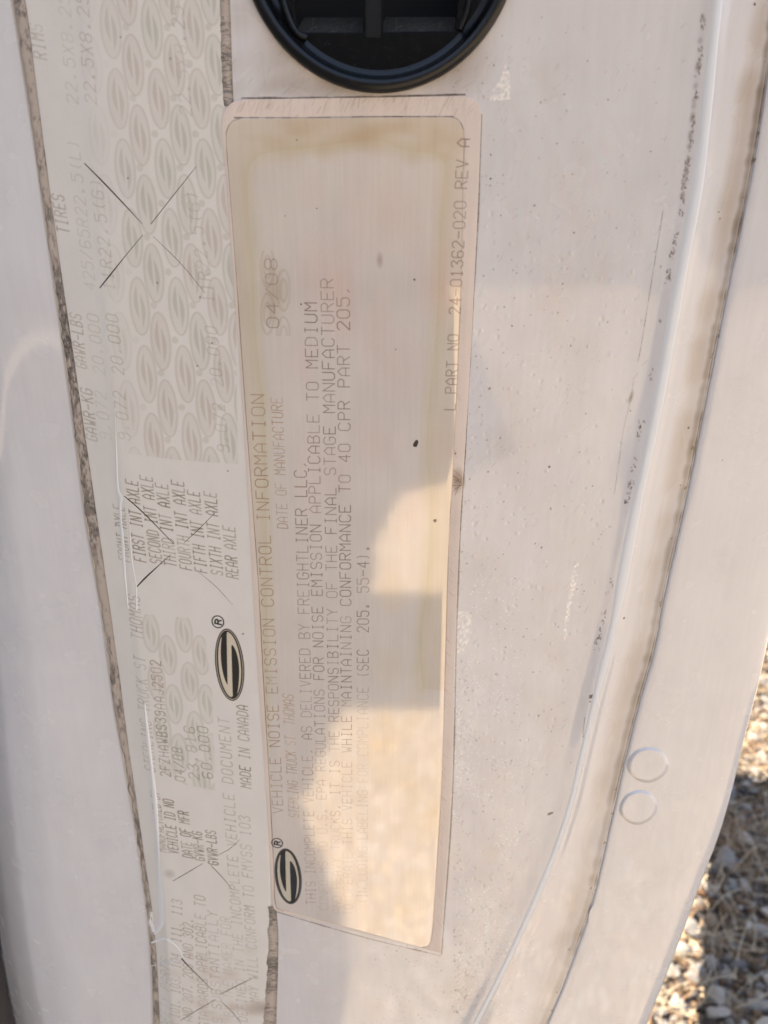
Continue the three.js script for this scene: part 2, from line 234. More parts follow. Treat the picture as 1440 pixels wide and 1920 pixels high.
{ const cv = document.createElement('canvas'); cv.width = cv.height = 512; const c = cv.getContext('2d'); c.fillStyle = '#0a0b0c'; c.fillRect(0, 0, 512, 512);
  for (let i = 0; i < 700; i++) { c.fillStyle = `rgba(150,138,120,${rr(0.01, 0.05)})`; c.beginPath(); c.ellipse(rr(0, 512), rr(0, 512), rr(2, 18), rr(1, 6), rr(0, 3), 0, 7); c.fill(); }
  for (let i = 0; i < 500; i++) { c.fillStyle = `rgba(200,188,168,${rr(0.08, 0.4)})`; c.fillRect(rr(0, 512), rr(0, 512), rr(0.6, 2), rr(0.6, 2)); }
  for (let i = 0; i < 40; i++) { c.strokeStyle = `rgba(170,160,145,${rr(0.1, 0.35)})`; c.lineWidth = rr(0.5, 1.4); const x = rr(0, 512), y = rr(0, 512); c.beginPath(); c.moveTo(x, y); c.lineTo(x + rr(-14, 14), y + rr(-26, 26)); c.stroke(); }
  const t = new THREE.CanvasTexture(cv); t.colorSpace = THREE.SRGBColorSpace; t.wrapS = t.wrapT = THREE.RepeatWrapping; t.repeat.set(5, 1); blackPlastic.map = t; blackPlastic.color.set(1, 1, 1); }
const blackPlate = blackPlastic.clone(); blackPlate.map = blackPlastic.map.clone(); blackPlate.map.repeat.set(16, 16); blackPlate.clearcoat = 0; blackPlate.specularIntensity = 0.25;
const darkTrim = new THREE.MeshStandardMaterial({ name: 'dark_trim', color: new THREE.Color(0.03, 0.028, 0.03), roughness: 0.6 });

// ------------------------------------------------------------------ the truck door
const door = thing('truck_door', 'white truck door seen on its edge, carrying both labels and the black vent', 'truck door');
{
  const rows = [];
  for (let py = -300; py <= 2060; py += 10) {
    const f = rowZ(py), p = profile(py), xs = [];
    const s = p[0][0];
    const r = [];
    for (const [dx, z] of [[70, -70], [14, -46], [3, -37]]) r.push(at(s + dx, py, z * mm));
    for (let i = 0; i < p.length - 1; i++) { const n = i >= 12 && i <= 14 ? 30 : 6; for (let k = 0; k < n; k++) xs.push(lerp(p[i][0], p[i + 1][0], k / n)); }
    xs.push(p[p.length - 1][0]);
    for (const x of xs) r.push(at(x, py, f(x)));
    rows.push(r);
  }
  const panel = gridGeo(rows, PX), vx = at(712, 178)[0], vy = at(712, 178)[1] + 0.0402, pp = panel.attributes.position, keep = [];
  for (let i = 0; i < panel.index.count; i += 3) { const t = [0, 1, 2].map((k) => panel.index.getX(i + k)); if (!t.every((k) => Math.hypot(pp.getX(k) - vx, pp.getY(k) - vy) < 0.038)) keep.push(...t); }
  panel.setIndex(keep);
  mesh('edge_panel', panel, paint, door);
  // line of white sealant along the raised seam
  const bead = new THREE.MeshPhysicalMaterial({ name: 'white_sealant', color: new THREE.Color(0.66, 0.67, 0.655), roughness: 0.3, clearcoat: 0.5, clearcoatRoughness: 0.12 });
  const br = []; for (let py = -300; py <= 2060; py += 10) { const x = cRidge(py), w = lerp(0.6, 0.34, sst(900, 1500, py)) * (1 + 0.3 * (noise(py * 0.012, 3, 74) - 0.5)), r = []; for (const [dx, z] of [[-22, -0.04], [-16, 0.1], [-8, 0.17], [0, 0.2], [8, 0.2], [13, 0.14], [15, -0.15]]) r.push(onDoor(x + dx * w + 1, py, z * mm)); br.push(r); }
  mesh('sealant_bead', gridGeo(br), bead, door);
  // folded hem of the outer skin
  const hem = [];
  for (let py = -300; py <= 2060; py += 10) {
    const c = cCrev(py) + 2.2 * (fbm(py * 0.02, 4.4, 71) - 0.5), e = cEdge(py), wob = 0.25 * (fbm(py * 0.013, 2.2, 72) - 0.5), r = [];
    for (const [x, z] of [[c + 6, -7], [c - 0.5, -2.6], [c, -1.6], [c + 2, -1.2], [c + 7, -0.85], [c + 22, -0.55 + wob], [lerp(c, e, 0.3), -0.7 + wob], [lerp(c, e, 0.45), -0.8], [lerp(c, e, 0.6), -1], [lerp(c, e, 0.75), -1.3], [lerp(c, e, 0.88), -1.9], [lerp(c, e, 0.95), -2.5], [e - 4, -3.1], [e - 1, -3.7], [e, -4.6], [e - 1, -6], [e - 12, -12], [e - 50, -30]]) r.push(at(x, py, z * mm));
    hem.push(r);
  }
  const hemGeo = gridGeo(hem, PX);
  const skin = mesh('outer_skin', hemGeo, paint, door);
  // pressed spot welds
  const weldMat = paint;
  for (const [px, py, ra, deep] of [[1215, 1434, 37, 0.55], [1197, 1514, 35, 0.55], [1143, 1724, 36, 0.1], [1342, 1052, 44, 0.05]]) {
    const c = cCrev(py), e = cEdge(py), u = (px - c) / (e - c), z0 = (-0.72 - 0.5 * u) * mm, ring = [];
    for (const [q, z] of [[1.12, -0.3], [1.02, -0.02], [0.97, 0.14], [0.86, 0.4], [0.79, 0.44], [0.6, 0.42], [0.3, 0.4], [0.02, 0.39]]) { const row = []; for (let i = 0; i <= 48; i++) { const t = -i / 48 * 6.28319, w = 1 + 0.04 * Math.sin(2 * t + px) + 0.012 * Math.sin(5 * t); row.push(at(px + ra * q * w * Math.cos(t), py + ra * 0.92 * q * w * Math.sin(t), z0 + (z * deep / 0.55 * 1.9 + 0.1) * mm)); } ring.push(row); }
    mesh('spot_weld', gridGeo(ring, PX), weldMat, skin);
  }
  // the body of the door behind its edge, standing out over the gravel
  const sh = new THREE.Shape([[-0.185, 0.30], [0.118, 0.30], [0.58, 1.55], [0.41, 1.6], [-0.09, 0.5]].map(([x, z]) => new THREE.Vector2(x, z)));
  const sg = new THREE.ExtrudeGeometry(sh, { depth: 1.62, bevelEnabled: true, bevelSize: 0.012, bevelThickness: 0.012, bevelSegments: 3 }); sg.rotateX(-Math.PI / 2); sg.translate(0, -0.66, 0);
  mesh('door_shell', sg, shellPaint, door);
  const tr = new THREE.Shape([[-0.20, 0.30], [-0.10, 0.5], [0.40, 1.6], [0.28, 1.62], [-0.25, 0.5], [-0.28, 0.31]].map(([x, z]) => new THREE.Vector2(x, z)));
  const tg = new THREE.ExtrudeGeometry(tr, { depth: 1.35, bevelEnabled: true, bevelSize: 0.008, bevelThickness: 0.008, bevelSegments: 2 }); tg.rotateX(-Math.PI / 2); tg.translate(0, -0.45, 0);
  mesh('inner_trim', tg, darkTrim, door);
  const pk = new THREE.Shape([[-0.225, 0.262], [-0.20, 0.30], [-0.22, 0.9], [-0.36, 0.9], [-0.42, 0.3], [-0.41, 0.262]].map(([x, z]) => new THREE.Vector2(x, z)));
  const pkg = new THREE.ExtrudeGeometry(pk, { depth: 0.46, bevelEnabled: true, bevelSize: 0.008, bevelThickness: 0.008, bevelSegments: 2 }); pkg.rotateX(-Math.PI / 2); pkg.translate(0, -0.62, 0);
  mesh('shade_pocket', pkg, darkTrim, door);  // pocket added to block light and darken the rolled left edge
  { const rows2 = []; for (let py = -300; py <= 2060; py += 20) { const q = at(cSil(py), py, -40 * mm), r = []; for (let i = 0; i <= 14; i++) { const t = i / 14 * 6.2832; r.push([q[0] - 0.021 + 0.017 * Math.cos(t), q[1], q[2] - 0.012 + 0.024 * Math.sin(t)]); } rows2.push(r); }
    mesh('shade_seal', gridGeo(rows2), new THREE.MeshStandardMaterial({ name: 'black_rubber', color: new THREE.Color(0.016, 0.016, 0.018), roughness: 0.7, side: THREE.DoubleSide }), door); }  // dark tube added to shade the rolled edge and fill the corner
  // round relief vent
  const vent = named(new THREE.Group(), 'air_vent'); door.add(vent);
  const cx = at(712, 178)[0], R = 0.0398, cy = at(712, 178)[1] + R + 0.0004; vent.position.set(cx, cy, -D);
  const lathe = (pts, seg = 96) => { const g = new THREE.LatheGeometry(pts.map(([r, z]) => new THREE.Vector2(r * R, z * mm)), seg); g.rotateX(Math.PI / 2); return g; };
  mesh('rim', lathe([[1.0, -1], [1.002, 0.4], [1.0, 1.6], [0.985, 2.6], [0.96, 3.2], [0.935, 3.1], [0.915, 2.4], [0.905, 1.2], [0.895, -0.6], [0.87, -1.8], [0.84, -2.0]].reverse()), blackPlastic, vent);
  const loc = (px, py, z = -2) => { const q = at(px, py, z * mm); return new THREE.Vector2(q[0] - cx, q[1] - cy); };
  const topY = 0.014, l0 = loc(556, 63), l1 = loc(684, 63), r0 = loc(716, 62), r1 = loc(856, 60), rp = R * 0.9;
  const out = [[l0.x - 0.004, topY], [l0.x, l0.y], [l1.x, l1.y], [l1.x, topY], [r0.x, topY], [r0.x, r0.y], [r1.x, r1.y], [r1.x + 0.002, topY]], a0 = Math.asin(topY / rp);
  for (let k = 0; k <= 60; k++) { const a = lerp(a0, -Math.PI - a0, k / 60); out.push([rp * Math.cos(a), rp * Math.sin(a)]); }
  const plate = new THREE.Shape(out.map(([x, y]) => new THREE.Vector2(x, y)));
  const pg = new THREE.ExtrudeGeometry(plate, { depth: 1.6 * mm, bevelEnabled: true, bevelSize: 0.4 * mm, bevelThickness: 0.4 * mm, bevelSegments: 3 }); pg.translate(0, 0, -4 * mm);
  mesh('grille', pg, blackPlate, vent);
  // raised guide beside the left opening and the bar between the two
  const bar = (pts, rad) => new THREE.TubeGeometry(new THREE.CatmullRomCurve3(pts), 24, rad, 10);
  const v3 = (px, py, z) => new THREE.Vector3(...at(px, py, z * mm)).sub(vent.position);
  mesh('guide', bar([v3(524, -30, -1.6), v3(536, 20, -1.6), v3(556, 62, -1.6), v3(575, 72, -2)], 1.1 * mm), blackPlastic, vent);
  mesh('guide', bar([v3(884, -30, -1.6), v3(876, 20, -1.6), v3(862, 56, -1.8)], 0.9 * mm), blackPlastic, vent);
  mesh('divider', new THREE.BoxGeometry(4.3 * mm, 0.05, 9 * mm, 1, 1, 1).translate(loc(700, 30).x, 0.0, -6.4 * mm), blackPlastic, vent);
  const dusty = document.createElement('canvas'); dusty.width = dusty.height = 256; { const c = dusty.getContext('2d'); c.fillStyle = '#2b2722'; c.fillRect(0, 0, 256, 256); for (let i = 0; i < 900; i++) { c.fillStyle = `rgba(${rnd() < 0.8 ? '124,106,86' : '150,136,116'},${rr(0.05, 0.26)})`; const x = rr(0, 256), y = rr(0, 256), l = rr(2, 30); c.fillRect(x, y, rr(1, 3), l); } for (let i = 0; i < 9; i++) { c.strokeStyle = 'rgba(190,180,165,.5)'; c.beginPath(); c.moveTo(rr(0, 256), rr(100, 256)); c.lineTo(rr(0, 256), rr(0, 256)); c.stroke(); } }
  const dt = new THREE.CanvasTexture(dusty); dt.colorSpace = THREE.SRGBColorSpace;
  const dust = new THREE.MeshStandardMaterial({ name: 'dusty_rubber', map: dt, roughness: 0.85 });
  for (const [a, b] of [[l0, l1], [r0, r1]]) {
    const g = new THREE.BufferGeometry(), yb = a.y - 0.0006, q = [[a.x - 0.001, yb, -3 * mm], [b.x + 0.0006, yb, -3 * mm], [b.x + 0.0006, yb + 0.0078, -16 * mm], [a.x + 0.001, yb + 0.0078, -16 * mm]];
    g.setAttribute('position', new THREE.Float32BufferAttribute(q.flat(), 3)); g.setAttribute('uv', new THREE.Float32BufferAttribute([0, 0, 1, 0, 1, 1, 0, 1], 2)); g.setIndex([0, 1, 2, 0, 2, 3]); g.computeVertexNormals();
    mesh('flap', g, dust, vent);
  }
  const well = new THREE.LatheGeometry([[0.001, -24], [R * 0.88, -24], [R * 0.88, -3]].map(([r, z]) => new THREE.Vector2(r, z * mm)), 48); well.rotateX(Math.PI / 2);
  mesh('duct', well, new THREE.MeshStandardMaterial({ name: 'dark_duct', color: new THREE.Color(0.006, 0.006, 0.006), roughness: 0.9, side: THREE.DoubleSide }), vent);
}

// a thin film lying on the door between a left and a right outline
function film(Lp, Rp, lift, S, thick, nx = 34, sub = 9) {
  const L = smoothPts(Lp, sub), Rt = smoothPts(Rp, sub), rows = [];
  const row = (a, b, lf, drop) => { const r = []; r.push(onDoor(a[0] - 0.6, a[1], lf - drop), onDoor(a[0], a[1], lf)); for (let i = 1; i < nx; i++) { const t = i / nx; r.push(onDoor(lerp(a[0], b[0], t), lerp(a[1], b[1], t), lf)); } r.push(onDoor(b[0], b[1], lf), onDoor(b[0] + 0.6, b[1], lf - drop)); return r; };
  rows.push(row(L[0], Rt[0], lift - thick, 0).map((q) => [q[0], q[1] + 0.0001, q[2]]));
  for (let i = 0; i < L.length; i++) rows.push(row(L[i], Rt[i], lift, thick));
  rows.push(row(L[L.length - 1], Rt[L.length - 1], lift - thick, 0).map((q) => [q[0], q[1] - 0.0001, q[2]]));
  return gridGeo(rows, S);
}
// a narrow sheet of varying width along a line of the photograph, [column, row, width]
function strip(pts, lift, bulge, sub = 8) {
  const p = smoothPts(pts, sub), rows = [];
  p.forEach((q, i) => { const a = p[Math.max(0, i - 1)], b = p[Math.min(p.length - 1, i + 1)], l = Math.hypot(b[0] - a[0], b[1] - a[1]) || 1, nx = (b[1] - a[1]) / l, ny = -(b[0] - a[0]) / l, w = Math.max(0.15, q[2]) / 2, r = []; for (const [t, h] of [[-1, 0], [-0.6, 0.75], [0, 1], [0.6, 0.75], [1, 0]]) r.push(onDoor(q[0] - nx * w * t * -1, q[1] - ny * w * t * -1, lift + bulge * h)); rows.push(r); });
  return gridGeo(rows, null);
}

// ------------------------------------------------------------------ first label: greenish white certification label, slit and lifting
{
  const x0 = -0.145, y0 = -0.40, S = sheet(x0, y0, 0.125, 0.49, 520, 2048), c = S.c;
  const lab = thing('certification_label', 'long grey-white certification label with oval watermarks and X-shaped slits, left of the beige label', 'label');
  c.fillStyle = 'rgb(213,208,198)'; c.fillRect(0, 0, S.W, S.H);
  // watermark of staggered ovals in the data fields
  const oval = (px, py, rx, ry, al) => { const sh = 0.10; const ring = (q, lw, col) => { const o = []; for (let i = 0; i <= 40; i++) { const t = i / 40 * 6.2832, x = rx * q * Math.cos(t), y = ry * q * Math.sin(t); o.push([px + x + y * sh, py + y]); } S.path(o, true); c.strokeStyle = col; c.lineWidth = lw * S.k(py); c.stroke(); };
    const tint = hash(px | 0, py | 0, 5) < 0.5 ? '158,154,132' : '168,152,132';
    const o = []; for (let i = 0; i <= 40; i++) { const t = i / 40 * 6.2832, x = rx * 0.93 * Math.cos(t), y = ry * 0.93 * Math.sin(t); o.push([px + x + y * sh, py + y]); } S.path(o, true); c.fillStyle = `rgba(${tint},${al * 0.13})`; c.fill();
    ring(1, 4.2, `rgba(${tint},${al * 0.32})`);
    for (const d of [-1, 1]) { const q = []; for (let i = 0; i <= 14; i++) { const t = i / 14, y = lerp(-0.62, 0.62, t) * ry + d * ry * 0.14, x = d * rx * (0.14 + 0.44 * Math.sin(t * 3.1416)); q.push([px + x + y * sh, py + y]); } q.push([px + d * rx * 0.14 + d * ry * 0.1 * sh, py + d * 0.1 * ry]); S.path(q, true); c.fillStyle = `rgba(${tint},${al * 0.4})`; c.fill(); } };
  const field = (clip, cols) => { c.save(); S.path(clip, true); c.clip(); cols(); c.restore(); };
  field([[120, -60], [432, -60], [436, 100], [446, 870], [330, 862], [212, 845], [150, 300]], () => {
    for (let j = -4; j < 14; j++) for (let i = -3; i < 9; i++) { const sc = lerp(1.06, 0.86, (j + 1) / 14), py = 53 + j * 133 * lerp(1.0, 0.93, j / 14), px = 208 + j * 13.5 + (i - 0) * 74 * sc; for (const h of [0, 1]) { const X = px + h * 40 * sc, Y = py + h * 66 * sc, al = 0.95 * sst(128, 240, X - (Y * 0.08)); if (X < 100 || X > 480) continue; oval(X, Y, 17.5 * sc, 54 * sc, al); c.fillStyle = `rgba(160,155,130,${0.28 * al})`; const q = S.to(X + 27 * sc, Y - 2); c.beginPath(); c.arc(q[0], q[1], 6.5 * S.k(Y), 0, 7); c.fill(); } }
  });
  field([[262, 1150], [380, 1160], [398, 1300], [404, 1482], [345, 1470], [300, 1440], [276, 1300]], () => { for (let j = 0; j < 4; j++) for (let i = 0; i < 5; i++) { const px = 283 + i * 62 + j * 11, py = 1186 + j * 92; oval(px, py, 15, 36, 0.8); oval(px + 32, py + 42, 15, 36, 0.8); } });
  const ink = (a) => `rgba(98,84,64,${a * 0.88})`, T = (t, p0, p1, h, a = 0.8, o = {}) => write(S, t, p0, p1, h, { color: ink(a), slant: 0.22, fill: 0.62, w: 1.6, worn: 0.6, ...o });
  T('RIMS', [88, 112], [78, 46], 25, 0.28, { w: 2.6 }); T('TIRES', [130, 438], [119, 366], 23, 0.45, { w: 2.4 });
  T('GAWR-LBS', [163, 692], [152, 590], 22, 0.55, { w: 2.2 }); T('GAWR-KG', [183, 828], [172, 730], 22, 0.5, { w: 2.2 });
  for (const [off, al] of [[0, 0.26], [36, 0.42], [222, 0.38]]) {
    const b = (x, y) => [x + off * (1 - 0.04 * (y < 400 ? 1 : 0)), y + (off > 100 ? 22 : 0)];
    T('9,072', b(209, 826), b(198, 735), 22, al); T('20,000', b(197, 703), b(184, 590), 22, al);
    T(off ? '11R22.5(G)' : '425/65R22.5(L)', b(180, 545), off ? b(156, 335) : b(147, 262), 22, al); T('22.5X8.25', b(147, 196), b(130, -10), 22, al);
  }
  const ax = [['FRONT AXLE', 244, 1054, 233, 950], ['FIRST INT AXLE', 274, 1054, 258, 902], ['SECOND INT AXLE', 304, 1058, 285, 894], ['THIRD INT AXLE', 331, 1063, 314, 908], ['FOURTH INT AXLE', 360, 1069, 344, 903], ['FIFTH INT AXLE', 388, 1074, 374, 922], ['SIXTH INT AXLE', 418, 1079, 405, 924], ['REAR AXLE', 447, 1085, 440, 988]];
  ax.forEach(([t, a, b, e, f], i) => T(t, [a, b], [e, f], 22, i ? 0.9 : 0.7, { w: 2 }));
  T('MANUFACTURED BY', [313, 1598], [298, 1485], 16, 0.85, { w: 1.6 }); T('VEHICLE ID NO', [335, 1601], [325, 1500], 19, 0.95, { w: 2 }); T('DATE OF MFR', [362, 1609], [353, 1522], 19, 0.95, { w: 2 }); T('GVWR-KG', [384, 1614], [378, 1560], 18, 0.95, { w: 2 }); T('GVWR-LBS', [409, 1622], [404, 1558], 18, 0.95, { w: 2 });
  T('STERLING TRUCK ST  THOMAS', [292, 1448], [261, 1118], 22, 0.5); T('2FZHAWBS39AAJ2502', [320, 1456], [301, 1238], 19, 0.85, { slant: 0.1 }); T('04/08', [347, 1466], [341, 1402], 18, 0.8); T('23.816', [374, 1462], [364, 1362], 19, 0.7); T('60,000', [399, 1460], [389, 1362], 19, 0.7);
  T('DEFINED IN THE INCOMPLETE VEHICLE DOCUMENT', [464, 1915], [430, 1346], 19, 0.5); T('MAY WILL CONFORM TO FMVSS 103', [486, 1880], [468, 1530], 19, 0.5); T('MADE IN CANADA', [471, 1478], [464, 1323], 20, 0.95, { w: 1.9 });
  T('IN 101, 103, 104, 111, 113', [336, 1935], [341, 1688], 18, 0.6); T('AND 207, 209 AND 302.', [360, 1915], [362, 1722], 18, 0.65); T('STANDARDS APPLICABLE TO', [392, 1925], [384, 1680], 19, 0.65); T('ITS SUBSTANTIALLY', [418, 1945], [407, 1708], 18, 0.5);
  T('MADE BY THE MAKER FOR', [440, 1960], [432, 1720], 18, 0.28); T('SAFETY PARTS', [318, 1940], [318, 1800], 18, 0.35);
  emblem(S, 430.7, 1246, 1 / 7.2, 1 / 7.2, 0, false);
  // stains
  soft(S, 500, 1890, 60, 26, '120,96,74', 0.5); for (let i = 0; i < 26; i++) soft(S, rr(320, 500), rr(1780, 1915), rr(10, 30), rr(8, 24), '160,130,105', 0.14); soft(S, 318, 1638, 14, 14, '120,112,96', 0.3);
  for (const [x, y] of [[320, 110], [226, 70], [240, 334], [295, 530], [375, 557], [370, 686], [398, 643], [427, 883], [456, 1188], [217, 985]]) blot(S, x, y, 1.2, 'rgba(70,60,45,.9)', 6, 2);
  S.each((o, x, y) => { const n = (fbm(x * 160, y * 90, 80, 3) - 0.5) * 7 + (hash((x * 7000) | 0, (y * 7000) | 0, 9) - 0.5) * 4; o[0] += n; o[1] += n; o[2] += n; });
  const filmMat = new THREE.MeshPhysicalMaterial({ name: 'label_film', map: S.tex(), roughness: 0.42, clearcoat: 0.6, clearcoatRoughness: 0.16 });
  const Lp = [], Rp = []; const rEdge = curve([[-70, 408], [0, 412], [190, 419], [215, 422], [700, 456], [1220, 485], [1704, 506], [1750, 505], [1920, 496], [2000, 492]]);
  for (let py = -265; py <= 2030; py += 45) { Lp.push([cLab(py) + 1.5 * (fbm(py * 0.03, 5.5, 81) - 0.5), py]); Rp.push([rEdge(py), py]); }
  mesh('film', film(Lp, Rp, 0.12 * mm, S, 0.12 * mm, 60, 6), filmMat, lab);
  // dirty glue squeezed out along both edges
  const gum = document.createElement('canvas'); gum.width = 64; gum.height = 2048; { const g = gum.getContext('2d'); const im = g.createImageData(64, 2048); for (let j = 0; j < 2048; j++) for (let i = 0; i < 64; i++) { const a = fbm(i * 0.05, j * 0.085, 90, 4), b = fbm(i * 0.09, j * 0.17, 95, 3), m = fbm(0.5, j * 0.006, 97, 3); const d = sst(0.34, 0.68, a + (m - 0.5) * 0.9), k = sst(0.56, 0.66, b) * sst(0.3, 0.6, m); const e = Math.abs(i / 63 - 0.5) * 2; const L = lerp(176, 126, d) * (1 - 0.34 * k) * lerp(1, 0.74, e ** 3); im.data.set([L, L * 0.925, L * 0.84, 255], (j * 64 + i) * 4); } g.putImageData(im, 0, 0); }
  const gt = new THREE.CanvasTexture(gum); gt.colorSpace = THREE.SRGBColorSpace; const gb = new THREE.CanvasTexture(gum);
  const gumMat = new THREE.MeshStandardMaterial({ name: 'dirty_glue', map: gt, bumpMap: gb, bumpScale: 0.0003, roughness: 0.6 });
  const gumStrip = (a, b, y0, y1) => { const rows = []; for (let py = y0; py <= y1; py += 4) { const w = (fbm(py * 0.04, 8.8, 83) - 0.5) * 7 + (fbm(py * 0.15, 2.8, 84) - 0.5) * 5, r = []; for (let i = 0; i <= 6; i++) { const t = i / 6; r.push(onDoor(lerp(a(py) + w, b(py), t), py, (0.05 + 0.25 * Math.sin(t * 3.1416) * (0.5 + fbm(py * 0.08, t * 3, 85))) * mm)); } rows.push(r); } const g = gridGeo(rows, null), n = rows.length, uv = g.attributes.uv; for (let j = 0; j < n; j++) for (let i = 0; i <= 6; i++) uv.setXY(j * 7 + i, i / 6, j / (n - 1)); return g; };
  mesh('glue_line', gumStrip(cSeam, (y) => cLab(y) + 1, -265, 2030), gumMat, lab);
  mesh('glue_line', gumStrip((y) => rEdge(y) - 2, (y) => rEdge(y) + 19, -265, 200), gumMat, lab);
  mesh('glue_line', gumStrip((y) => rEdge(y) - 6 + 4 * fbm(y * 0.05, 1), (y) => curve([[1700, 518], [1760, 522], [1920, 518], [1990, 516]])(y), 1700, 1985), gumMat, lab);
  // slits of the tamper cuts, dark with dirt
  const slitMat = new THREE.MeshStandardMaterial({ name: 'dirt_in_slit', color: new THREE.Color(0.03, 0.02, 0.014), roughness: 0.8 });
  for (const p of [[[158, 306, 1.6], [190, 338, 2.6], [230, 380, 2.2], [266, 419, 0.8]], [[368, 312, 0.7], [330, 360, 1.3], [283, 420, 1.3]], [[268, 440, 1], [235, 480, 1.3], [207, 515, 2.6], [187, 540, 2]], [[287, 443, 0.6], [340, 495, 0.9], [384, 549, 0.5]],
    [[233, 930, 1.4], [262, 955, 2.2], [300, 993, 1.6], [326, 1020, 1]], [[257, 1100, 2], [270, 1086, 3], [300, 1058, 1.5], [320, 1040, 0.8]], [[345, 1018, 0.8], [375, 990, 1.2], [404, 960, 0.6]], [[372, 1072, 0.4], [405, 1100, 0.7], [436, 1134, 0.4]],
    [[324, 1652, 1], [350, 1637, 1.3], [380, 1619, 0.7]], [[395, 1622, 1], [415, 1643, 1.2], [436, 1668, 0.6]], [[408, 1604, 0.7], [430, 1592, 0.9], [450, 1574, 0.5]],
    [[340, 1797, 3], [352, 1810, 2], [376, 1834, 1.5], [398, 1856, 0.8]], [[414, 1864, 1], [445, 1848, 1.5], [472, 1835, 0.8]], [[404, 1874, 0.8], [370, 1894, 1.2], [338, 1914, 0.8]], [[415, 1878, 0.8], [435, 1897, 1], [452, 1918, 0.8]]])
    mesh('slit', strip(p, 0.13 * mm, 0.05 * mm), slitMat, lab);
  // lifted wrinkles of the clear cover, coloured white for their bright glints
  const white = new THREE.MeshPhysicalMaterial({ name: 'glint_clear_film', color: new THREE.Color(0.76, 0.755, 0.72), roughness: 0.2, clearcoat: 1, clearcoatRoughness: 0.05 });
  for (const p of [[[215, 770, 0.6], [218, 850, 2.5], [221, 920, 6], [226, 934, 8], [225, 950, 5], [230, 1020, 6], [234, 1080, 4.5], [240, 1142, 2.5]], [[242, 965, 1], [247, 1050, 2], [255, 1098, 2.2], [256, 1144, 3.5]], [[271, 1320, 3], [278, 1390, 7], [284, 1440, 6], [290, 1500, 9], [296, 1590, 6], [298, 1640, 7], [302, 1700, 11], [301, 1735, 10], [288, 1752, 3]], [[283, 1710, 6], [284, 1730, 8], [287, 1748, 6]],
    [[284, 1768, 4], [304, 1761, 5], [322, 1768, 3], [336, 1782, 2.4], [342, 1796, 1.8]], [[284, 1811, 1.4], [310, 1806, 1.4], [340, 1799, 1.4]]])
    mesh('glint_wrinkle', strip(p, 0.13 * mm, 0.2 * mm), white, lab);
}

